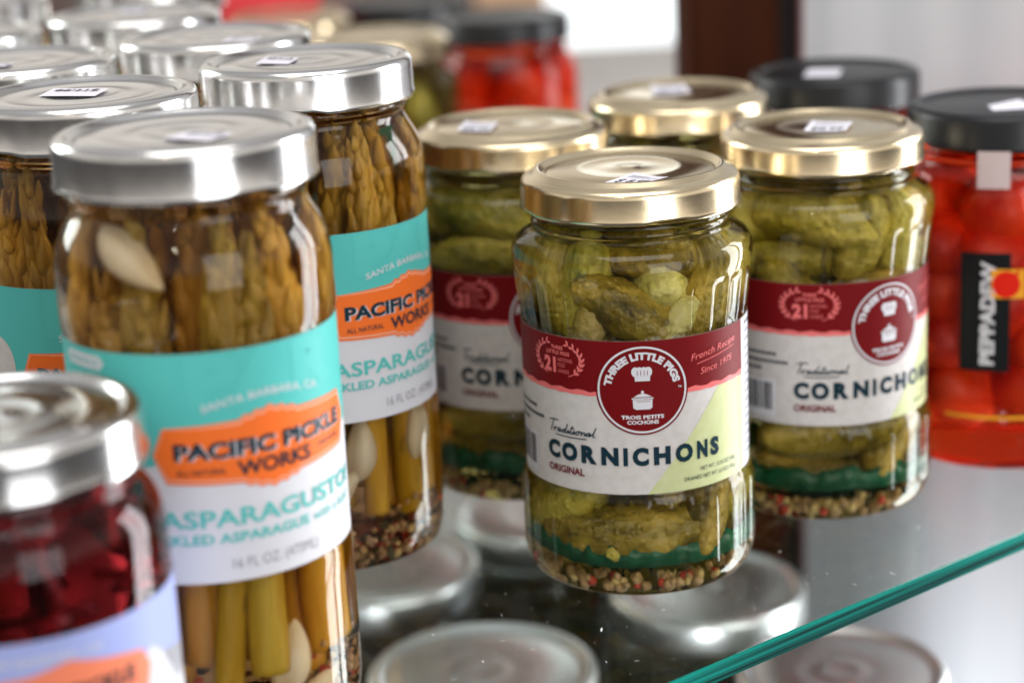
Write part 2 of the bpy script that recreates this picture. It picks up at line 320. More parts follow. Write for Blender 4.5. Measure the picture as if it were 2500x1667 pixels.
# ------------------------------------------------------------------ label designs
def cornichon_label(parent):
    R = 34.35
    a = Print()
    a.rect(-76, 70, 33.3, 80.2, LAB_CREAM, 0)
    lab = a.build('label', R, parent)
    back = Print(); back.rect(-76, 70, 33.3, 80.2, LAB_BACK, 0)
    back.build('label_reverse', R-.12, lab)
    p = Print()
    p.poly([(-70, 65.4)]+[(x, 64.6+.35*sin(x*.9)+(.0 if x < -20 else .0)) for x in range(-68, 38, 2)]+[(38.2, 64.7), (38.2, 80.2), (-70, 80.2)], LAB_RED, 1)
    p.poly([(x, 64.75+.35*sin(x*.9)) for x in range(-70, 39, 2)]+[(x, 63.35+.15*sin(x*1.3+1)) for x in range(38, -71, -2)], LAB_PINK, 2)
    p.poly([(.6, 33.3), (38.2, 33.3), (38.2, 63.2), (24.6, 63.2)], LAB_GREEN, 1)
    p.rect(38.2, 70, 33.3, 80.2, LAB_WHITE, 1)
    p.build('colour_band', R, lab)
    q = Print()
    q.disc(-.2, 65.5, 13.7, LAB_RED, 3); q.ring(-.2, 65.5, 12.55, 13.15, LAB_WHITE, 4)
    q.arc_text("THREE LITTLE PIGS", -.2, 65.5, 9.3, 2.15, -82, 80, LAB_WHITE, 4, .06)
    q.text("TROIS PETITS", -6.6, 5.9, 56.75, 57.85, LAB_WHITE, 4, .04)
    q.text("COCHONS", -4.9, 4.3, 55.15, 56.3, LAB_WHITE, 4, .04)
    q.text("TM", 10.3, 11.4, 65.4, 66.0, LAB_WHITE, 4, .02)
    # covered pot on the table and a plain toque above it
    q.poly([(-3.1, 62.6), (-3.0, 60.1), (-2.2, 59.6), (1.8, 59.6), (2.5, 60.1), (2.6, 62.6)], LAB_WHITE, 4)
    q.rect(-3.4, 2.9, 62.75, 63.15, LAB_WHITE, 4)
    q.poly([(-2.9, 63.4), (2.5, 63.4), (1.0, 64.2), (-.2, 64.5), (-1.5, 64.2)], LAB_WHITE, 4)
    q.disc(-.25, 64.9, .45, LAB_WHITE, 4, n=16)
    q.poly([(-2.3, 68.2), (2.0, 68.2), (2.1, 69.7), (-2.4, 69.7)], LAB_WHITE, 4)
    for dx in (-2.1, -.9, .4, 1.6): q.disc(dx-.05, 71.0, 1.15, LAB_WHITE, 4, 1.5, 20)
    for dx in (-1.5, -.5, .5, 1.4): q.stroke([(dx-.1, 69.9), (dx-.1, 71.4)], .16, LAB_RED, 5)
    q.stroke([(-2.0, 62.1), (2.0, 62.1)], .14, LAB_RED, 5)
    q.build('emblem', R, lab)
    t = Print()
    def cw(x, z): return (x, z)
    # heavy flared capitals
    xs = [(-31.9, -27.0, "C"), (-26.3, -20.6, "O"), (-19.3, -14.3, "R"), (-12.9, -7.7, "N"), (-6.3, -5.0, "I"), (-3.6, 1.1, "C"), (2.6, 7.6, "H"), (9.1, 14.7, "O"), (16.1, 19.9, "N"), (21.0, 24.4, "S")]
    for x0, x1, ch in xs: t.text(ch, x0, x1, 42.7, 47.9, LAB_NAVY, 4, .06)
    sl = lambda x, z: (x+(z-50.3)*.32, z)
    # handwriting as pen strokes
    def pen(strokes, x0, z0, sc, m, w):
        for st in strokes:
            pts = []
            for i in range(len(st)-1):
                p0 = st[max(0, i-1)]; p1 = st[i]; p2 = st[i+1]; p3 = st[min(len(st)-1, i+2)]
                for k in range(4):
                    u = k/4
                    pts.append(tuple(.5*((2*p1[d])+(-p0[d]+p2[d])*u+(2*p0[d]-5*p1[d]+4*p2[d]-p3[d])*u*u+(-p0[d]+3*p1[d]-3*p2[d]+p3[d])*u**3) for d in (0, 1)))
            pts.append(st[-1]); t.stroke([(x0+x*sc+y*sc*.25, z0+y*sc) for x, y in pts], w, m, 4)
    T = [[(0, 2.9), (1.5, 3.2), (3.2, 3.15)], [(1.5, 3.1), (1.3, 1.5), (1.1, 0)],
         [(2.0, 1.2), (2.3, .1), (2.5, 1.0), (3.1, 1.2)], [(4.2, 1.1), (3.5, .9), (3.6, .1), (4.3, .9), (4.2, .1), (4.8, .5), (5.6, 1.1)],
         [(5.9, 1.1), (5.1, .8), (5.3, .1), (5.9, .8), (6.3, 2.6)], [(6.1, 1.6), (6.0, .2), (6.6, .4), (6.9, 1.1), (6.9, .1), (7.5, .8)],
         [(7.9, 2.3), (7.6, .3), (8.2, .3), (8.7, 1.1), (8.6, .1), (9.3, .8)], [(7.3, 1.6), (8.5, 1.7)],
         [(9.9, 1.1), (9.2, .7), (9.6, .1), (10.2, .8), (9.9, 1.15), (10.9, 1.0)], [(10.9, 1.1), (10.8, .1), (11.2, .9), (11.8, .9), (11.8, .1), (12.4, .8)],
         [(13.2, 1.1), (12.4, .8), (12.6, .1), (13.3, .9), (13.2, .1), (13.9, .9)], [(14.5, 2.6), (14.1, .3), (14.8, .2)], [(3.0, -.75), (8.0, -.85), (12.6, -.75)]]
    pen(T, -31.8, 50.6, 1.16, LAB_NAVY, .34)
    t.text("ORIGINAL", -31.9, -18.4, 38.2, 40.4, LAB_MAROON, 4, .03)
    t.text("NET WT. 12.35 OZ (350g)", 17.3, 32.4, 38.6, 39.8, LAB_NAVY, 4, .0)
    t.text("DRAINED NET WT. 6.5 OZ (185g)", 11.8, 32.4, 36.1, 37.3, LAB_NAVY, 4, .0)
    sc = lambda x, z: (x+(z-74)*.2, z+(x-15)*.145)
    t.text("French Recipe", 15.0, 33.0, 72.6, 74.6, LAB_PINK, 4, 0, sc)
    t.stroke([(16.7, 71.5), (32.3, 74.1)], .22, LAB_PINK, 4)
    t.text("Since 1975", 18.0, 31.0, 68.5-.4, 70.4-.4, LAB_PINK, 4, 0, lambda x, z: (x+(z-69)*.2, z+(x-18)*.13))
    t.text("THREE", -29.1, -24.5, 76.2, 77.3, LAB_PINK, 4, .03)
    t.text("LITTLE PIGS", -31.2, -22.2, 74.6, 75.7, LAB_PINK, 4, .03)
    t.text("21", -32.3, -27.4, 69.3, 73.7, LAB_PINK, 4, .05)
    for s_, z in (("NATIONAL", 72.6), ("FOOD", 70.9), ("AWARDS", 69.1)):
        t.text(s_, -26.6, -26.6+len(s_)*.68, z, z+1.15, LAB_PINK, 4, .0)
    for sgn in (-1, 1):
        cx = -26.9
        pts = [(cx+sgn*(8.7*cos(a)), 73.1+5.4*sin(a)) for a in [radians(-62+k*12) for k in range(11)]]
        t.stroke(pts, .25, LAB_PINK, 4)
        for k, a in enumerate([radians(-45+k*15) for k in range(8)]):
            x, z = cx+sgn*8.7*cos(a), 73.1+5.4*sin(a); d = a+pi/2
            for off in (.55, -.6):
                ang = d+off; t.leaf(x, z, ang if sgn > 0 else pi-ang, 1.9, .75, LAB_PINK, 4)
    # fine print down both sides
    random.seed(11)
    t.rect(-51, -38.2, 35.2, 47.6, LAB_WHITE, 2)
    for k in range(24):
        x = -50.6+k*.48; w = random.choice((.12, .2, .32)); t.rect(x, x+w, 37.6, 46.8, INK, 4)
    for k, xe in enumerate((-37.2, -33.8, -43)):
        x = -52
        while x < xe-.5:
            w = random.uniform(.5, .9); t.rect(x, min(xe, x+w), 56.0-2.6*k, 57.0-2.6*k, LAB_NAVY, 4); x += w+.3
    for row in range(16):
        z = 78.4-row*2.7
        x = 41
        while x < 66:
            w = random.uniform(1, 4); t.rect(x, min(67, x+w), z-.5, z+.25, LAB_GREY if row else INK, 4); x += w+.5
    t.build('lettering', R, lab)
    return lab

def asparagus_label(parent):
    R = 34.65
    a = Print(); a.rect(-72, 72, 49.9, 109, LAB_WHITE, 0); lab = a.build('label', R, parent)
    b = Print(); b.rect(-72, 72, 49.9, 109, LAB_BACK, 0); b.build('label_reverse', R-.12, lab)
    p = Print()
    p.poly([(-72, 84), (-45, 80), (-29.8, 80.6), (-27, 84), (27, 84), (29.8, 80.6), (45, 80), (72, 84), (72, 109), (-72, 109)], LAB_TEAL, 1)
    p.text("PAR", -20, 24, 96, 108.2, LAB_TEAL2, 2, .06)
    p.disc(-39, 86, 6.5, LAB_CREAM, 2, 8)
    p.poly([(-58, 105.5), (-56.5, 104), (-43, 104), (-41.5, 105.7), (-43, 107.5), (-56.5, 107.5)], LAB_WHITE, 2)
    p.text("DELICIOUS", -56, -43.5, 105.1, 106.5, LAB_TEAL, 3, .01)
    p.build('colour_band', R, lab)
    def banner(g):
        top = [(-26.8, 90.4-g*.2), (-8, 91.4-g), (-6.5, 92.5-g), (-5, 92.2-g), (-3.5, 93.3-g), (-2, 92.9-g), (0, 94-g), (2, 92.9-g), (3.5, 93.3-g), (5, 92.2-g), (6.5, 92.5-g), (8, 91.4-g), (26.8, 90.4-g)]
        bot = [(26.8, 76.2+g), (8, 75.2+g), (6.5, 74.1+g), (5, 74.4+g), (3.5, 73.3+g), (2, 73.7+g), (0, 72.7+g), (-2, 73.7+g), (-3.5, 73.3+g), (-5, 74.4+g), (-6.5, 74.1+g), (-8, 75.2+g), (-26.8, 76.2+g)]
        k = 1-g*.02
        return [(x*k, z) for x, z in [(-29.8, 83.4)]+top+[(29.8, 83.4)]+bot]
    q = Print()
    q.poly(banner(0), LAB_ORANGE, 3); q.poly(banner(.75), LAB_ORANGE2, 4); q.poly(banner(1.15), LAB_ORANGE, 5)
    q.build('banner', R, lab)
    t = Print()
    for dx, m, ly in ((.45, LAB_WHITE, 6), (0, LAB_NAVY, 7)):
        t.text("PACIFIC PICKLE", -24.4+dx, 25.2+dx, 82.5-dx*.5, 86.5-dx*.5, m, ly, .045)
    t.text("WORKS", -9.4, 11.3, 77.3, 80.9, LAB_NAVY, 7, .03)
    t.text("ALL NATURAL", -24.1, -12, 78.3, 79.8, LAB_NAVY, 7, .01)
    t.text("HAND PACKED", 14.5, 24, 79.1, 80.1, LAB_NAVY, 7, .02)
    t.text("SANTA BARBARA, CA", -16.9, 15.6, 94.0, 95.9, LAB_WHITE, 4, .01, lambda x, z: (x, z+2.3*cos(x/17*pi/2)))
    t.text("ASPARAGUSTO!", -29.5, 30.5, 64.7, 69.0, LAB_TEAL, 4, .02)
    t.text("PICKLED ASPARAGUS", -33.2, 9.3, 60.3, 62.8, LAB_TEAL, 4, .025)
    t.text("with a kick!", 11, 29, 60.3, 62.8, LAB_TEAL, 4, .0)
    t.text("16 FL OZ. (473ML)", -12.4, 11.8, 53.3, 56.0, LAB_GREY, 4, .0)
    t.build('lettering', R, lab)
    return lab

# ------------------------------------------------------------------ lids
def lugs(amp, n=4, ph=.4):
    return lambda t, z, r: 0
def make_lid(name, top, h, R, m, kind):
    b = top-h
    if kind == 'gold':
        prof = [(0, top-.8), (2.6, top-.82), (3.4, top-1.1), (13.4, top-1.12), (14.3, top-.92), (16.3, top-.92), (17.2, top-1.15), (24.3, top-1.18), (25.0, top-1.8), (26.3, top-1.8), (27.0, top-.2), (27.7, top), (28.4, top-.25), (29.2, top-1.4), (30.6, top-1.9), (31.8, top-2.5), (32.5, top-3.4), (32.75, top-4.6), (32.8, b+2.2), (33.1, b+1.4), (33.2, b+.7), (32.9, b+.1), (32.3, b), (31.9, b+.5), (31.7, b+2), (31.6, top-4.4), (29, top-3.4), (0, top-2.6)]
        zt = top-4.6
    elif kind == 'silver':
        prof = [(0, top-.95), (3.5, top-.97), (4.6, top-1.15), (9.0, top-1.17), (10.4, top-.88), (12.4, top-.88), (13.8, top-1.15), (19, top-1.18), (20.6, top-.95), (25.8, top-.97), (26.7, top-1.9), (28.0, top-1.9), (28.8, top-.35), (29.9, top), (31.0, top-.2), (32.1, top-.8), (32.7, top-1.9), (32.8, top-3.2), (32.8, b+2.3), (33.1, b+1.4), (33.2, b+.7), (32.9, b+.1), (32.3, b), (31.9, b+.5), (31.7, b+2), (31.6, top-4), (29, top-3.2), (0, top-2.9)]
        zt = top-3.2
    else:
        prof = [(0, top-.8), (24, top-.9), (25.5, top-1.3), (27.5, top-1.2), (28.6, top-.15), (29.6, top), (31.0, top-.3), (32.2, top-1.2), (32.7, top-2.4), (32.8, b+2), (33.1, b+1.2), (33.1, b+.5), (32.5, b), (31.9, b+.5), (31.6, top-4), (29, top-3.2), (0, top-2.6)]
        zt = top-2.4
    s = R/33.0
    prof = [(r*s, z) for r, z in prof]
    def fz(t, z, r):      # skirt edge lifts between the lugs
        if z > b+3 or r < 31*s: return 0
        return (1-(z-b)/3)*1.0*sstep(.55, .95, cos(4*(t-.30)))
    return lathe(name, prof, m, 128, None, fz)
LID_G = make_lid('gold_lid', 125.4, 12.0, 33.0, GOLD, 'gold')
LID_S = make_lid('silver_lid', 157.9, 13.2, 33.0, SILVER, 'silver')
LID_B = make_lid('black_lid', 123.1, 12.4, 33.0, BLACK, 'black')

def sticker(lid, top, quad, text=None, flip=False, curl=0.0):
    """quad: back-left, back-right, front-right, front-left in jar-plane mm"""
    bl, br, fr_, fl = [Vector(q) for q in quad]
    p = Print()
    n = 6
    V = [(i/n, j/n) for j in range(n+1) for i in range(n+1)]
    p.raw(V, [(j*(n+1)+i, j*(n+1)+i+1, (j+1)*(n+1)+i+1, (j+1)*(n+1)+i) for j in range(n) for i in range(n)], PAPER, 0)
    if text:
        w = (lambda x, y: (1-x, 1-y)) if flip else None
        p.text(text, .12, .88, .12, .42, INK, 1, .02, w)
        p.rect(.1, .9, .62, .66, LAB_GREY, 1); p.rect(.1, .6, .74, .78, LAB_GREY, 1)
    def fn(x, y, ly):
        a = fl.lerp(fr_, x); b = bl.lerp(br, x); q = a.lerp(b, y)
        return (q.x, q.y, top-.45+.06*ly+curl*(abs(x-.5)*2)**3)
    return p.flat('price_sticker', fn, lid)

# ------------------------------------------------------------------ glass bodies
prof_c = chaikin([(0, 2.2), (22, 2.2), (27, .6), (30.5, .05), (33.2, .8), (35.2, 4), (36.0, 9)], 2)+resample([(36.0, 10), (36.1, 27)], 1)[0:]+chaikin([(36.0, 28.5), (35.2, 31.6), (34.3, 33.0)], 1)+resample([(34.25, 34), (34.2, 79.5)], 6)+resample([(34.2, 80.8), (34.7, 84), (35.4, 90), (36.0, 95), (36.3, 98)], 1)+chaikin([(36.4, 99), (36.3, 102), (34.8, 105), (31.5, 106.6), (29.6, 107), (29.2, 108.2), (30.3, 109.4), (29.9, 110.6), (29.0, 111.4), (29.0, 113), (29.8, 114), (29.2, 115.2), (29.0, 122)], 2)+[(0, 122)]
def flute(t, z, r):
    n = 30; c = abs(((t*n/(2*pi)) % 1)-.5)*2       # 0 mid-panel, 1 at the rib
    w = sstep(.92, .70, c)
    d = 0
    if 78 < z < 99: d = w*sstep(0, 1.6, 96.2-z-3.0*c*c*c)*sstep(79, 81.5, z)*.6
    if 6 < z < 32: d = w*sstep(7, 9.5, z-1.2*c*c*c)*sstep(31.5, 28.5, z)*.5
    return d
BODY_C = lathe('cornichon_glass', prof_c, G_C, 300, flute)
prof_a = chaikin([(0, 2.6), (22, 2.6), (27, .9), (30, .05), (32.4, .9), (34.2, 4), (34.9, 9)], 2)+resample([(34.9, 11), (35, 48)], 6)+[(34.6, 50), (34.5, 60), (34.5, 80), (34.5, 100), (34.5, 108.6), (34.9, 110.5)]+resample([(35, 111), (35, 122)], 3)+chaikin([(35, 124), (34.6, 129), (33.2, 133), (31.0, 136.8), (29.5, 139.2), (29.2, 141.2), (30.9, 143), (30.6, 144.4), (29.4, 145.3), (29.4, 154.5)], 2)+[(0, 154.5)]
BODY_A = lathe('asparagus_glass', prof_a, G_A, 128)
prof_p = chaikin([(0, 2.4), (24, 2.4), (28, .5), (31, .05), (33.6, 1.2), (35.2, 5), (35.6, 10)], 2)+resample([(35.7, 12), (35.7, 88)], 6)+chaikin([(35.7, 92), (35.4, 97), (34, 101), (31.6, 104), (30.4, 106), (31.2, 107.8), (30, 109), (29.4, 110), (29.4, 120)], 2)+[(0, 120)]
BODY_P = lathe('pepper_glass', prof_p, G_P, 128)

# ------------------------------------------------------------------ contents
def make_cornichon(name, L, r, bend, seed, m=PICKLE, cut=False):
    """lies along z, centred"""
    random.seed(seed); V, F = [], []; n, k = 46, 34
    for i in range(n+1):
        s = i/n; x = (s-.5)*L
        e = (max(0.0, 1-abs(2*s-1)**2.6))**.5
        if cut and s > .93: e = (max(0.0, 1-abs(2*.93-1)**2.6))**.5*(1 if i < n else 0)
        rr = r*(e*(.86+.14*sin(pi*s))+.0)
        cx = bend*(1-(2*s-1)**2)
        for j in range(k):
            a = 2*pi*j/k
            b = noise.noise(Vector((cos(a)*2.1+seed*3, sin(a)*2.1, x*.33)))*.065*r+noise.noise(Vector((cos(a)*5+seed, sin(a)*5, x*.9)))*.05*r+max(0, noise.noise(Vector((cos(a)*11+seed, sin(a)*11, x*1.1))))*.05*r
            q = rr+b*min(1, e*1.6)
            V.append(((cx+q*cos(a))/1000, q*sin(a)/1000, x/1000))
    for i in range(n):
        for j in range(k):
            F.append((i*k+j, i*k+(j+1) % k, (i+1)*k+(j+1) % k, (i+1)*k+j))
    F.append(tuple(range(k-1, -1, -1))); F.append(tuple(n*k+j for j in range(k)))
    return mesh(name, V, F, m)
CORN = [make_cornichon('cornichon', 46, 8.8, 4, 1), make_cornichon('cornichon', 38, 7.2, 2.5, 2), make_cornichon('cornichon', 52, 9.4, 7, 3), make_cornichon('cornichon', 27, 7.4, 1, 4)]
STUB = make_cornichon('cornichon', 22, 5.2, .5, 8, PICKLE2, True)
PALE = make_cornichon('cornichon', 27, 7.8, .5, 9, PICKLE2)
def place(me, name, parent, pos, d, spin=0):
    """pos mm, direction of the long axis"""
    o = link(name, me, parent); o.location = Vector(pos)/1000
    q = Vector(d).normalized().to_track_quat('Z', 'Y'); o.rotation_mode = 'QUATERNION'
    from mathutils import Quaternion
    o.rotation_quaternion = q @ Quaternion((0, 0, 1), spin); return o
def pack(items, n_fixed, rmax=32.7, z0=8, z1=110, iters=70):
    """slide the pickles apart until they only touch and stay inside the glass"""
    import numpy as np
    C, K, R = [], [], []
    for idx, o in enumerate(items):
        q = o.rotation_quaternion; vs = [v.co*1000 for v in o.data.vertices]
        zs = [v.z for v in vs]; h = max(zs); L = o.location*1000
        for f in (-.80, -.40, 0, .40, .80):
            ring = [v for v in vs if abs(v.z-f*h) < h*.06]; cx = sum(v.x for v in ring)/len(ring); cy = sum(v.y for v in ring)/len(ring)
            rr = sum(math.hypot(v.x-cx, v.y-cy) for v in ring)/len(ring)
            p = q @ Vector((cx, cy, f*h)); C.append((p.x+L.x, p.y+L.y, p.z+L.z)); K.append(idx); R.append(rr*1.0)
    C = np.array(C); K = np.array(K); R = np.array(R); n = len(items); T = np.zeros((n, 3))
    wt = np.where(np.arange(n) < n_fixed, .25, 1.0)
    for it in range(iters):
        P = C+T[K]; D = P[:, None]-P[None]; d = np.sqrt((D**2).sum(-1))+1e-6
        ov = (R[:, None]+R[None])*.93-d; ov[(ov < 0) | (K[:, None] == K[None])] = 0
        mv = (D/d[..., None]*ov[..., None]).sum(1); cnt = np.maximum(1, (ov > 0).sum(1))
        push = np.zeros((n, 3)); np.add.at(push, K, mv/cnt[:, None]); T += push*.22*wt[:, None]
        for _ in range(2):
            P = C+T[K]; rho = np.hypot(P[:, 0], P[:, 1]); lim = rmax-np.maximum(0, P[:, 2]+R*.6-97)*.62-R; ex = np.maximum(0, rho-lim)
            u = P[:, :2]/(rho[:, None]+1e-6); zz = np.maximum(0, z0-(P[:, 2]-R))-np.maximum(0, P[:, 2]+R-z1)
            for i in range(n):
                m = K == i; j = np.argmax(ex[m])
                T[i, :2] -= u[m][j]*ex[m][j]; T[i, 2] += zz[m][np.argmax(abs(zz[m]))]
    for i, o in enumerate(items): o.location = o.location+Vector(T[i])/1000
def cyl(th, rho, z): t = radians(th); return (rho*sin(t), -rho*cos(t), z)

def seeds_mesh(name, n, rmax, z0, z1, kinds, seed, size=(.6, 1.3), flakes=False):
    random.seed(seed); V, F, FM = [], [], []
    for i in range(n):
        rho = rmax*sqrt(random.uniform(.45, 1)); t = random.uniform(0, 2*pi); z = z0+(z1-z0)*random.random()**1.4*(.75+.45*sin(2*t+seed)*cos(t*3))
        c = Vector((rho*cos(t), rho*sin(t), z)); s = random.uniform(*size); base = len(V); mi = random.choice(kinds)
        rot = Matrix.Rotation(random.uniform(0, 6), 3, Vector((random.random(), random.random(), random.random()+.01)).normalized())
        sc = (s, s, s) if not flakes or mi < 3 else (s*2.0, s*1.2, s*.35)
        K = 8
        rings = [(-1, 0), (-.7, .71), (0, 1), (.7, .71), (1, 0)]
        idx = []
        for zz, rr in rings:
            row = []
            for j in range(K if rr else 1):
                a = 2*pi*j/K; v = rot @ Vector((rr*cos(a)*sc[0], rr*sin(a)*sc[1], zz*sc[2])); row.append(len(V)); V.append(tuple((c+v)/1000))
            idx.append(row)
        for a, b in zip(idx, idx[1:]):
            for j in range(K):
                if len(a) == 1: F.append((a[0], b[(j+1) % K], b[j]))
                elif len(b) == 1: F.append((a[j], a[(j+1) % K], b[0]))
                else: F.append((a[j], a[(j+1) % K], b[(j+1) % K], b[j]))
                FM.append(mi)
    return mesh(name, V, F, SEEDS, True, FM)
SEED_C = seeds_mesh('mustard_seeds', 210, 32.0, 2.9, 7.5, [0, 0, 1, 1, 1, 1, 1, 1, 2], 5, (1.0, 1.6))
SEED_A = seeds_mesh('spice_flakes', 620, 31.5, 3, 27, [0, 1, 1, 1, 3, 4, 1, 1], 6, (.7, 1.5), True)
def ring_band(name, r, z0, z1, m, wob=0):
    V, F = [], []; n = 120
    for i in range(n):
        t = 2*pi*i/n; rr = r-abs(sin(t*15))*.8; wz = wob*(sin(t+.6)+.5*sin(t*4))+.35*noise.noise(Vector((t*6, 0, 0)))
        for q, z in ((rr, z0), (rr, z1), (rr-1.2, z1), (rr-1.2, z0)):
            V.append((q*sin(t)/1000, -q*cos(t)/1000, (z+wz+(.9*sin(t*11)+.6*sin(t*23+1) if z > z0 else 0))/1000))
    for i in range(n):
        j = (i+1) % n
        for k in range(4): F.append((4*i+k, 4*j+k, 4*j+(k+1) % 4, 4*i+(k+1) % 4))
    return mesh(name, V, F, m)
BAND = ring_band('plastic_band', 31.2, 9.5, 16.5, GREENB, .8)

def fill_cornichons(jar, hand, seed, low=True):
    random.seed(seed); items = []
    for (k, th, rho, z, d, sp) in hand:
        me = CORN[k] if k >= 0 else (STUB if k == -1 else PALE)
        t = radians(th)
        # d given as (tangential, radial out, up)
        dv = Vector((cos(t), sin(t), 0))*d[0]+Vector((sin(t), -cos(t), 0))*d[1]+Vector((0, 0, 1))*d[2]
        items.append(place(me, 'cornichon', jar, cyl(th, rho, z), dv, sp))
    st = random.randint(0, 3)
    for ring, (rho, z, n) in enumerate([(25.5, 90, 6), (10, 92, 2), (24.5, 57, 6), (8, 52, 1), (25, 24, 5), (8, 22, 1)]):
        for i in range(n):
            th = 360*i/n+random.uniform(-12, 12)+ring*20
            thn = (th+180) % 360-180
            if hand and abs(thn) < 62 and z in (90, 24) and rho > 20: continue
            t = radians(th); a = random.uniform(-.5, .5)
            if z == 24: a = random.choice((-1.6, 1.4, 1.8))
            dv = Vector((cos(t), sin(t), 0))*a+Vector((0, 0, 1))
            items.append(place(CORN[(i+st+ring) % 4], 'cornichon', jar, cyl(th, rho, z+random.uniform(-3, 3)), dv, random.uniform(0, 6)))

    pack(items, len(hand))

def cornichon_jar(x, y, rot, label, quad, hand, seed, price=None, content=True, lidrot=0):
    j = empty('cornichon_jar', (x, y, .0002), radians(rot))
    prop(j, label, 'jar', 'cornichon jars with gold lids on the glass shelf')
    link('glass_body', BODY_C, j)
    lid = link('lid', LID_G, j); lid.rotation_euler.z = radians(lidrot-rot)
    def back(q):      # world-aligned quad -> lid space
        a = -radians(lidrot); return (q[0]*cos(a)-q[1]*sin(a), q[0]*sin(a)+q[1]*cos(a))
    if quad: sticker(lid, 125.2, [back(q) for q in quad], price, False, .35)
    cornichon_label(j) if not CL else copy_label(CL[0], j)
    if not CL: CL.append([c for c in j.children if c.name.startswith('label')][0])
    if content:
        fill_cornichons(j, hand, seed)
        b = link('plastic_band', BAND, j); b.rotation_euler.z = seed
        s = link('mustard_seeds', SEED_C, j); s.rotation_euler.z = seed*1.3; s['kind'] = 'stuff'
    return j
CL, AL = [], []
def copy_label(src, parent):
    c = src.copy(); COL.objects.link(c); c.parent = parent
    for ch in src.children:
        d = ch.copy(); COL.objects.link(d); d.parent = c

hand1 = [
    (2, -6, 21, 95, (.28, .1, 1), 1.5), (0, 9, 23, 86, (.85, .1, -.75), 2.0), (-2, 19, 21, 94, (-.15, 1, .12), 0),
    (-1, -13, 25, 83, (.12, .25, 1), 0), (-1, 33, 25, 84, (.65, .2, .8), 1), (0, 41, 22, 88, (.25, 0, 1), 2.5),
    (1, -33, 24, 91, (.12, 0, 1), 0), (1, -50, 24.5, 90, (-.1, 0, 1), 1), (3, 12, 22, 103, (1, .3, -.1), 1), (1, -24, 20, 101, (.6, .3, .6), 3), (0, 56, 25, 92, (-.15, 0, 1), 3),
    (2, 52, 21, 99, (.8, 0, -.5), 3),
    (2, -8, 22.5, 20.5, (1, .05, .03), 3.2), (3, 5, 23, 27, (.1, .8, -.75), 0), (0, -38, 24, 26, (1, 0, .18), 2), (2, 30, 23.5, 23, (1, 0, .28), 0), (0, 52, 24.5, 30, (.4, 0, 1), 0), (1, -20, 18, 28, (1, .1, .1), 0), (0, 14, 16, 33, (1, 0, 0), 0)]
hand2 = [
    (2, -22, 22.5, 97, (1, 0, .16), 0), (0, -52, 23, 101, (1, 0, .3), 0), (3, 3, 24, 91, (.3, .2, 1), 0), (1, 18, 23, 88, (0, 0, 1), 1), (0, 30, 24.5, 94, (.1, 0, 1), 0),
    (0, -33, 22, 86, (1, 0, .05), 1), (1, -8, 23.5, 84, (1, 0, .3), 1), (1, 5, 20, 102, (1, .1, -.4), 1), (0, 48, 24, 96, (.3, 0, 1), 2), (1, -50, 24, 88, (1, 0, -.2), 2),
    (0, -30, 23, 25, (1, 0, .1), 0), (1, 4, 23.5, 27, (1, 0, -.2), 0), (0, 33, 24, 26, (.8, 0, .6), 0), (2, -10, 15, 22, (1, 0, 0), 0)]
cornichon_jar(.0373, .5794, 0, "gold lidded cornichon jar in sharp focus, nearest the shelf edge, emblem facing the viewer",
              [(1, -12), (10, -21), (3.5, -27), (-8.6, -24.6)], hand1, 3, "$ 8.99", lidrot=0)
cornichon_jar(.1035, .6333, 29, "gold lidded cornichon jar turned to the right, beside the red pepper jar",
              [(-2, 6.5), (10.5, 1.4), (5.5, -14.5), (-7.5, -11.5)], hand2, 4, "$8.99", lidrot=25)
cornichon_jar(.0028, .6640, 17.3, "gold lidded cornichon jar half hidden between the asparagus jar and the sharp cornichon jar",
              [(-15, 7), (-4, 1), (-6.5, -16), (-18, -11)], hand2, 5, "$8.99", lidrot=50)
cornichon_jar(.0646, .7154, 10, "gold lidded cornichon jar in the back row in front of the brown post",
              [(-8.7, 16), (3.6, 14), (4.4, -5.6), (-9.6, -8)], [], 6, "$8.99", lidrot=70)
cornichon_jar(-.0555, .925, 40, "blurred gold lidded cornichon jar far behind the tall asparagus jar", None, [], 9, lidrot=10)
cornichon_jar(-.108, 1.02, 60, "most distant gold lidded cornichon jar, beside the blurred red carton", None, [], 10, content=False)

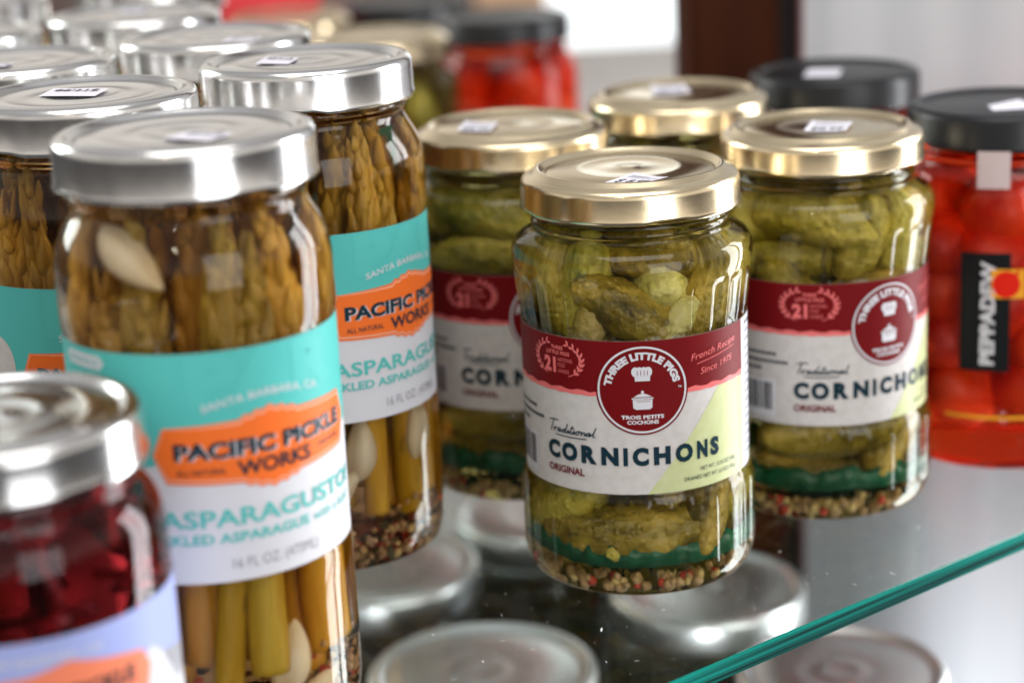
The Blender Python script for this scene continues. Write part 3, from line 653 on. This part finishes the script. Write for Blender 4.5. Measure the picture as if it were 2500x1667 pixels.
def make_spear(name, L, r, tipL, seed):
    random.seed(seed); V, F, FM = [], [], []; n = 60; k = 16
    def ax(z): return (1.2*sin(z*.035+seed), .9*sin(z*.045+seed*2))
    def rad(z):
        u = max(0, (z-(L-tipL))/tipL)
        return r*(1-.06*z/L) if u == 0 else r*(1+.22*sin(pi*min(1, u*1.35))*(1-u))*(1-u**3)**.6
    for i in range(n+1):
        z = L*i/n; wx, wy = ax(z)
        for j in range(k):
            a = 2*pi*j/k; q = (rad(z)+noise.noise(Vector((cos(a)*1.5, sin(a)*1.5+seed, z*.05)))*.14*r) if i < n else .05
            V.append(((wx+q*cos(a))/1000, (wy+q*sin(a))/1000, z/1000))
    for i in range(n):
        for j in range(k):
            F.append((i*k+j, i*k+(j+1) % k, (i+1)*k+(j+1) % k, (i+1)*k+j)); FM.append(1 if (i/n*L) > L-tipL*1.15 else 0)
    F.append(tuple(range(k-1, -1, -1))); FM.append(0)
    # overlapping bud scales up the tip, a few flat ones down the stalk
    spots = [(L-tipL*1.05+tipL*1.0*(i/30), i) for i in range(31)]+[(L*.18, 40), (L*.34, 41), (L*.48, 42), (L*.56, 43)]
    for z, i in spots:
        u = max(0, (z-(L-tipL))/tipL); l = (13-6*u)*random.uniform(.6, 1.3); w = (5.6-2.2*u)*random.uniform(.65, 1.2)*r/4.3; th = (1.7-.4*u)*random.uniform(.6, 1.4)
        if i >= 40: l, w, th = 9, 4.2, .7
        a = radians(137.5*i+random.uniform(-35, 35)); wx, wy = ax(z); q = max(.6, rad(z)-.35)
        ez = Vector((cos(a)*.13, sin(a)*.13, 1)).normalized(); er = Vector((cos(a), sin(a), -.13)).normalized(); et = ez.cross(er)
        c = Vector((wx+q*cos(a), wy+q*sin(a), z+l*.30)); base = len(V); A, B = 8, 10
        for ii in range(A+1):
            v = ii/A; zz = (v-.45)*l; ww = w/2*(sin(pi*v**.75))**.8 if 0 < ii < A else .02
            for jj in range(B):
                b = 2*pi*jj/B; p = c+ez*zz+et*(ww*cos(b))+er*(th*(ww/(w/2))*sin(b)-abs(cos(b))*.5); V.append(tuple(p/1000))
        for ii in range(A):
            for jj in range(B): F.append((base+ii*B+jj, base+ii*B+(jj+1) % B, base+(ii+1)*B+(jj+1) % B, base+(ii+1)*B+jj)); FM.append(1)
    return mesh(name, V, F, [ASPS, ASP], True, FM)
SPEAR = [make_spear('asparagus_spear', 116, 4.3, 42, 1), make_spear('asparagus_spear', 108, 4.9, 38, 2), make_spear('asparagus_spear', 121, 3.8, 46, 3)]
def make_garlic():
    V, F = [], []; n, k = 16, 16
    for i in range(n+1):
        s = i/n; r = 6.2*(sin(pi*s**.8))**.75 if 0 < s < 1 else .02
        for j in range(k):
            a = 2*pi*j/k; q = r*(1 if cos(a) > 0 else .65); V.append((q*cos(a)/1000, q*.75*sin(a)/1000, (s-.5)*22/1000))
    for i in range(n):
        for j in range(k): F.append((i*k+j, i*k+(j+1) % k, (i+1)*k+(j+1) % k, (i+1)*k+j))
    return mesh('garlic_clove', V, F, GARLIC)
CLOVE = make_garlic()
def asparagus_jar(x, y, rot, label, quad, price, flip, seed, full=True, lidrot=0, cloves=()):
    j = empty('asparagus_jar', (x, y, .0002), radians(rot))
    prop(j, label, 'jar', 'asparagus jars with silver lids on the glass shelf')
    link('glass_body', BODY_A, j)
    lid = link('lid', LID_S, j); lid.rotation_euler.z = radians(lidrot-rot); a = -radians(lidrot)
    if quad: sticker(lid, 157.75, [(q[0]*cos(a)-q[1]*sin(a), q[0]*sin(a)+q[1]*cos(a)) for q in quad], price, flip)
    if AL: copy_label(AL[0], j)
    else: AL.append(asparagus_label(j))
    random.seed(seed)
    if full:
        for ring, (rho, n) in enumerate([(26.5, 14), (17.5, 9), (7, 4)]):
            for i in range(n):
                th = 360*i/n+random.uniform(-7, 7); t = radians(th)
                dv = Vector((cos(t), sin(t), 0))*random.uniform(-.07, .07)+Vector((sin(t), -cos(t), 0))*random.uniform(-.04, .0)+Vector((0, 0, 1))
                place(SPEAR[random.randrange(3)], 'asparagus_spear', j, cyl(th, rho+random.uniform(-1, .8), 13+random.uniform(0, 9)+ring*2), dv, random.uniform(0, 6))
        for (th, rho, z, d) in cloves:
            tw = radians(th-rot); dv = Vector((cos(tw), sin(tw), 0))*d[0]+Vector((sin(tw), -cos(tw), 0))*d[1]+Vector((0, 0, 1))*d[2]
            g = place(CLOVE, 'garlic_clove', j, cyl(th-rot, rho, z), dv, radians(th-rot)-pi/2)
        s = link('spice_flakes', SEED_A, j); s['kind'] = 'stuff'; s.rotation_euler.z = seed
    return j
AQ = 'tall silver lidded asparagus jar'
asparagus_jar(-.0794, .4874, 34.2, AQ+" nearest the viewer with a whole orange banner", [(2.3, -3), (14.2, -9.3), (9, -19), (-3, -12.2)], "$11.99", True, 21, lidrot=20,
              cloves=[(-22, 27, 131, (.75, .1, -.65)), (38, 28, 24, (.2, .1, 1)), (48, 29, 12, (.9, 0, .5)), (10, 28, 14, (1, 0, .3))])
asparagus_jar(-.0596, .6077, 56.3, AQ+" directly behind the nearest one, label cut at right", [(-12.4, 9.1), (-1.7, 2.3), (-4, -11), (-14.6, -6)], "$11.99", True, 22, lidrot=-15,
              cloves=[(20, 29, 40, (.1, 0, 1)), (5, 29, 27, (.75, 0, .7)), (62, 29, 42, (.1, 0, 1))])
asparagus_jar(-.1186, .5573, 18.5, AQ+" at the left edge with its price readable upside down", [(-10, 11), (6.9, 6.1), (5.5, -7.5), (-11.3, -2.6)], "$11.99", True, 23, lidrot=40, cloves=[(60, 29, 70, (0, 0, 1))])
G = AQ
asparagus_jar(-.1565, .6379, 80, G+" at the left edge, second row, lid tinted pale green", [(-7.5, -5.2), (3.1, -9.7), (1.2, -16.2), (-8.3, -13.8)], "$11.99", True, 24, False, 10)
asparagus_jar(-.0969, .6785, 10, G+" third in the row running back from the nearest jar", [(6.5, -8), (18.1, -11.9), (15.7, -22), (4.9, -19.7)], "$11.99", True, 25, False, 60)
asparagus_jar(-.1381, .7585, 20, G+" fourth in the row running back from the nearest jar", [(-6.4, 18), (3.3, 14.8), (3.1, -.9), (-6.4, 3.2)], "$11.99", True, 26, False, 30)
asparagus_jar(-.2000, .7260, 0, G+" with only a sliver of lid at the left edge", None, None, False, 27, False, 0)
asparagus_jar(-.2250, .8550, 0, G+" cut off by the top left corner of the view", None, None, False, 28, False, 0)
asparagus_jar(-.1540, .8900, 0, G+" cut off by the top edge, behind the fourth jar", None, None, False, 29, False, 0)

# ------------------------------------------------------------------ pepper jars
def make_pepper():
    V, F = [], []; n, k = 18, 24
    for i in range(n+1):
        s = i/n; ph = pi*s
        for j in range(k):
            a = 2*pi*j/k; q = 13.5*sin(ph)*(1+.05*cos(3*a)) if 0 < i < n else .05
            z = -12*cos(ph)-(2.5*math.exp(-(q/4)**2) if s > .5 else -1.5*math.exp(-(q/3)**2))
            V.append((q*cos(a)/1000, q*sin(a)/1000, z/1000))
    for i in range(n):
        for j in range(k): F.append((i*k+j, i*k+(j+1) % k, (i+1)*k+(j+1) % k, (i+1)*k+j))
    return mesh('red_pepper', V, F, REDP)
PEP = make_pepper()
def pepper_label(parent):
    R = 35.8; a = Print(); a.rect(-22, -5.4, 36.7, 77.8, LAB_BLK, 1); lab = a.build('label', R, parent)
    t = Print()
    def w(x, z): return (-14.2-z, 38.6+x)        # runs upwards
    t.text("PEPPADEW", 0, 36.0, -4.6, .0, LAB_WHITE, 3, .04, lambda x, z: (-15.2-z, 39+x))
    t.text("PIQUANTE", 0, 11, 0, 1.1, LAB_GREY, 3, 0, lambda x, z: (-12.6-z, 60+x))
    t.rect(-11.8, -.8, 62.4, 72.4, LAB_YEL, 3)
    t.disc(-6.8, 67.2, 4.6, LAB_FRUIT, 4); t.poly([(-4.6, 70.5), (-3.2, 72.1), (-2.4, 71.6), (-3.4, 69.8)], LAB_FRUIT, 4)
    t.rect(-27, 30, 19.6, 20.8, LAB_YEL, 1); t.text("GOLDEN", 0, 26, 0, 6.5, LAB_WHITE, 3, .02, lambda x, z: (2+x, 22+z))
    t.build('lettering', R, lab)
def pepper_jar(x, y, rot, label, quad, seed, lidrot=0, seal=False):
    j = empty('pepper_jar', (x, y, .0002), radians(rot)); prop(j, label, 'jar', 'red pepper jars with black lids')
    link('glass_body', BODY_P, j); lid = link('lid', LID_B, j); lid.rotation_euler.z = radians(lidrot-rot); a = -radians(lidrot)
    if quad: sticker(lid, 122.9, [(q[0]*cos(a)-q[1]*sin(a), q[0]*sin(a)+q[1]*cos(a)) for q in quad], None)
    pepper_label(j)
    if seal:
        s = Print(); s.rect(-17, -6.2, 99.5, 112, FROST, 0)
        s.build('seal_strip', 35.2, j)
    random.seed(seed)
    for z in (27, 43, 59, 75, 89):
        n = 6 if z < 85 else 4
        for i in range(n):
            th = 360*i/n+z*3+random.uniform(-12, 12)
            place(PEP, 'red_pepper', j, cyl(th, 22 if z < 85 else 18, z+random.uniform(-2, 2)), (random.uniform(-1, 1), random.uniform(-1, 1), random.uniform(-1, 1)), 0)
    return j
pepper_jar(.1727, .6723, 0, "red pepper jar with a black lid cut off by the right edge of the view", [(-6.8, -4.9), (6.6, 5), (8, -13.7), (-7.4, -15.2)], 31, seal=True)
pepper_jar(.1297, .7627, 120, "black lidded pepper jar behind the right hand cornichon jar", [(-9, 6.9), (3.6, 3.6), (-1, -16), (-14, -13)], 32)
pepper_jar(.0035, .995, 200, "blurred red pepper jar left of the brown post", None, 33)
pepper_jar(-.049, 1.08, 200, "most distant black lidded pepper jar at the top edge of the view", None, 34)

# ------------------------------------------------------------------ beet jar, front left
def beet_jar():
    j = empty('beet_jar', (-.1165, .422, .0002), radians(30)); prop(j, "silver lidded jar of dark red beets with a lilac label in the front left corner", 'jar')
    prof = chaikin([(0, 2.4), (24, 2.4), (28, .5), (31, .05), (33.6, 1.2), (35.2, 5), (35.6, 10)], 2)+resample([(35.6, 12), (35.6, 66)], 6)+chaikin([(35.6, 70), (35.4, 79), (34, 84), (31.6, 87.5), (29.6, 89.5), (30.8, 91.1), (29.4, 92.5), (29.4, 103.5)], 2)+[(0, 103.5)]
    link('glass_body', lathe('beet_glass', prof, G_D, 128), j)
    lid = link('lid', make_lid('beet_lid', 106.8, 12.6, 33.0, SILVER, 'silver'), j)
    R = 35.75; a = Print(); a.rect(-70, 70, 8, 65.3, LAB_LILAC, 0); lab = a.build('label', R, j)
    p = Print(); p.poly([(-70, 8), (70, 8), (70, 40), (34, 41), (26, 52), (22, 55), (14, 44), (-70, 44)], LAB_WHITE, 1)
    p.poly([(-27, 51), (-25, 56), (-8, 57.5), (0, 59.5), (8, 57.5), (19, 55.5), (21.5, 51), (19, 43), (-25, 43)], LAB_SALMON, 2)
    p.build('banner', R, lab)
    t = Print(); t.text("SANTA BARBARA, CA", -22, 8, 60.0, 61.8, LAB_WHITE, 3, .01); t.text("PACIFIC PICKLE", -20, 16, 50, 53.5, LAB_NAVY, 3, .04)
    t.text("WORKS", -9, 9, 45.5, 48.5, LAB_NAVY, 3, .03)
    t.build('lettering', R, lab)
    b = Print(); b.rect(-70, 70, 8, 65.3, LAB_BACK, 0); b.build('label_reverse', R-.12, lab)
    random.seed(41); cube = bmesh.new(); bmesh.ops.create_cube(cube, size=.017); bmesh.ops.bevel(cube, geom=cube.edges[:], offset=.0075, segments=5, affect='EDGES')
    me = bpy.data.meshes.new('beet_cube'); cube.to_mesh(me); cube.free(); me.materials.append(BEET)
    for z in (16, 34, 52, 67, 80):
        for i in range(7):
            o = link('beet_cube', me, j); o.location = Vector(cyl(360*i/7+z*7, 22.5, z+random.uniform(-3, 3)))/1000; o.rotation_euler = [random.uniform(0, 3) for _ in range(3)]
beet_jar()

# ------------------------------------------------------------------ glass shelf
dirv = Vector((.7863, .6178)); nrm = Vector((-.6178, .7863))
E0 = Vector((.04146, .49126))
def P2(s, t): v = E0+dirv*s+nrm*t; return v
SG = thin_glass("clear_shelf_glass", (.955, .985, .978))
shelf = empty('glass_shelf', (E0.x, E0.y, 0)); prop(shelf, "clear glass shelf with a green polished front edge carrying all the upright jars", 'shelf')
def slab(name, s0, s1, t0, t1, z0, z1, m, parent, org):
    q = [P2(s0, t0), P2(s1, t0), P2(s1, t1), P2(s0, t1)]
    V = [(p.x-org.x, p.y-org.y, z) for z in (z0, z1) for p in q]
    F = [(3, 2, 1, 0), (4, 5, 6, 7), (0, 1, 5, 4), (1, 2, 6, 5), (2, 3, 7, 6), (3, 0, 4, 7)]
    me = mesh(name, V, F, m, False); bm = bmesh.new(); bm.from_mesh(me)
    bmesh.ops.bevel(bm, geom=[e for e in bm.edges if abs(e.verts[0].co.z-e.verts[1].co.z) < 1e-6], offset=min(.0005, (z1-z0)*.12), segments=2, affect='EDGES')
    bm.to_mesh(me); bm.free()
    return link(name, me, parent)
o = slab('glass_panel', -.62, .30, .0008, .80, -.006, 0, SG, shelf, E0)
em, nt, N, L, b = nodes("polished_glass_edge")
t_ = N.new('ShaderNodeTexCoord'); mp_ = N.new('ShaderNodeMapping'); mp_.inputs['Rotation'].default_value = (0, 0, -atan2(dirv.y, dirv.x)); mp_.inputs['Scale'].default_value = (3.0, 1, 260)
L.new(t_.outputs['Object'], mp_.inputs[0]); n_ = N.new('ShaderNodeTexNoise'); n_.inputs['Scale'].default_value = 2; L.new(mp_.outputs[0], n_.inputs[0])
r_ = N.new('ShaderNodeValToRGB'); r_.color_ramp.elements[0].position = .38; r_.color_ramp.elements[1].position = .62  # dark-to-teal streaks paint the light refracted along the pane into the colour
r_.color_ramp.elements[0].color = (.006, .045, .042, 1); r_.color_ramp.elements[1].color = (.010, .32, .26, 1); L.new(n_.outputs[0], r_.inputs[0]); L.new(r_.outputs[0], b.inputs['Base Color'])
b.inputs['Roughness'].default_value = .12; b.inputs['Coat Weight'].default_value = .5
slab('polished_edge', -.62, .30, 0, .0007, -.006, 0, em, shelf, E0)

# dust and scratches on the glass
random.seed(77); V, F = [], []
for i in range(420):
    s_, t2 = random.uniform(-.10, .15), random.uniform(.002, .11); p = P2(s_, t2)
    w = random.uniform(.00005, .0002)*(1 if random.random() < .9 else 2); l = w*random.choice((1, 1, 1.4, 1.4, 5)); a = random.uniform(0, pi); bi = len(V)
    for k in range(5):
        c_ = 2*pi*k/5; x, y = l*cos(c_), w*sin(c_); V.append((p.x+x*cos(a)-y*sin(a), p.y+x*sin(a)+y*cos(a), .0003+w*.3))
    F.append(tuple(range(bi, bi+5)))
prop(link('dust', mesh('dust', V, F, mat("dust_speck", (.7, .7, .7), .8), False)), "pale dust specks scattered on the clear glass near the front edge", 'dust', None, 'stuff')

# ------------------------------------------------------------------ jars on the shelf below
prof_l = chaikin([(0, 2), (30, 2), (38, .2), (42, 2), (43.5, 8)], 2)+resample([(43.6, 10), (43.6, 118)], 8)+chaikin([(43.4, 124), (41, 130), (38.5, 133), (38.5, 146)], 2)+[(0, 146)]
BODY_L = lathe('storage_glass', prof_l, G_L, 96)
def lid_l():
    top = 150.0; b = top-14
    prof = [(0, top-1.7), (3, top-1.8), (6, top-1.35), (8.5, top-1.2), (10.5, top-1.6), (14, top-1.7), (17, top-1.35), (20, top-1.3), (23, top-1.5), (34, top-1.5), (35.4, top-2.1), (37, top-2.0), (38.5, top-.4), (40, top), (41.5, top-.5), (42.8, top-2), (43, top-4), (43, b+1), (42.4, b), (41.6, b+1), (41, top-5), (0, top-3.6)]
    return lathe('storage_lid', prof, SILVER, 128)
LID_L = lid_l(); LID_L.materials[0] = mat('brushed_lid_metal', (.82, .83, .82), .34, 1)
CONT = lathe('dark_preserve', [(0, 4), (41, 4), (41.6, 8), (41.6, 112), (40, 118), (0, 119)], mat("dark_preserve", (.03, .022, .014), .4, 0, (.07, .045, .02), 60), 48)
LZ = -.08-.150
def storage_jar(x, y, sc, label):
    j = empty('storage_jar', (x, y, LZ)); prop(j, label, 'jar', 'wide silver lidded jars on the shelf below')
    for nme, me in (('glass_body', BODY_L), ('lid', LID_L), ('dark_contents', CONT)):
        o = link(nme, me, j); o.scale = (sc, sc, 1)
storage_jar(-.0166, .6735, 1.0, "wide silver lidded jar under the glass at the bottom centre, rings on its lid")
storage_jar(-.0600, .7800, .97, "wide silver lidded jar under the glass, below the second asparagus jar")
storage_jar(.0745, .7420, .93, "wide silver lidded jar under the glass, below the sharp cornichon jar")
storage_jar(.1147, .6594, .90, "wide silver lidded jar seen partly past the green glass edge")
storage_jar(.0100, .8350, .93, "wide silver lidded jar under the glass, its bright rim left of the sharp cornichon jar")
low = empty('lower_shelf', (0, .8, LZ-.001)); prop(low, "dark shelf far below the glass, under the wide silver lidded jars", 'shelf')
me = box('board', -.9, .13, -.25, .25, -.018, 0, mat("dark_board", (.022, .02, .022), .35, 0, (.05, .045, .045), 9), .002); link('board', me, low)

# ------------------------------------------------------------------ setting behind
sw = .309
wallm = mat("whitewashed_wall", (.59, .61, .66), .6, 0, (.68, .695, .74), 34, (1, 1, .07), bump=.3, bscale=60, lo=.4, hi=.6)
wall = empty('painted_wall', (0, 0, 0)); prop(wall, "pale grey white wall with faint vertical streaks on the right", 'wall')
q0, q1 = P2(sw, .085), P2(sw, .242)
q0b, q1b = P2(sw+.04, .085), P2(sw+.04, .242)
V = [(q.x, q.y, z) for z in (-1.2, .9) for q in (q0, q1, q1b, q0b)]
link('wall_panel', mesh('wall_panel', V, [(0, 1, 5, 4), (1, 2, 6, 5), (2, 3, 7, 6), (3, 0, 4, 7), (4, 5, 6, 7), (3, 2, 1, 0)], wallm, False), wall)
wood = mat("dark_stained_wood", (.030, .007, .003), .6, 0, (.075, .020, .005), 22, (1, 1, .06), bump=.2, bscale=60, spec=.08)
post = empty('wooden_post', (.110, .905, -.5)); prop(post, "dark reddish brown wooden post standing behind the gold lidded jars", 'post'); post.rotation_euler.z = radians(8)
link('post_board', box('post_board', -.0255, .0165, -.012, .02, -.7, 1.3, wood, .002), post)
link('side_board', box('side_board', .0167, .0268, -.006, .02, -.7, 1.3, mat("painted_shade_board", (.012, .010, .009), .4, 0, (.02, .014, .012), 30, (1, 1, .1)), .001), post)  # shadow side of the post: shade put into near-black board colours
link('trim', box('trim', .0270, .0300, -.008, .02, -.7, 1.3, mat("pink_trim", (.50, .26, .28), .5), .001), post)

win = empty('window', (.25, 1.95, 0)); prop(win, "bright out of focus window behind the jars left of the post", 'window')
link('pane', box('pane', -.200, .12, 0, .01, -.0225, .40, emit("daylight_pane", (.93, .98, 1.0), .95)), win)
link('warm_panel', box('warm_panel', -.270, -.2005, .0, .03, -.0225, .14, mat('warm_panel', (.62, .40, .26), .6)), win)
link('dark_panel', box('dark_panel', -1.25, -.2705, .0, .03, -.0225, .14, mat('dark_panel', (.07, .045, .04), .6, 0, (.22, .15, .13), 6)), win)
link('sill_wall', box('sill_wall', -1.25, .12, .0, .06, -.9, -.023, mat("sill_wall", (.42, .39, .37), .7, 0, (.60, .57, .54), 5)), win)

carton = empty('red_carton', (-.150, 1.08, 0)); prop(carton, "blurred red carton at the top left behind the silver lids", 'carton'); carton.rotation_euler = (0, 0, radians(25))
redm = mat("red_card", (.50, .012, .02), .5)
link('body', box('carton_body', -.045, .045, -.03, .03, 0, .115, redm, .001), carton)
link('flap', box('carton_flap', -.047, .047, -.032, .032, (.1152), .140, mat("red_card_flap", (.60, .02, .03), .5), .001), carton)
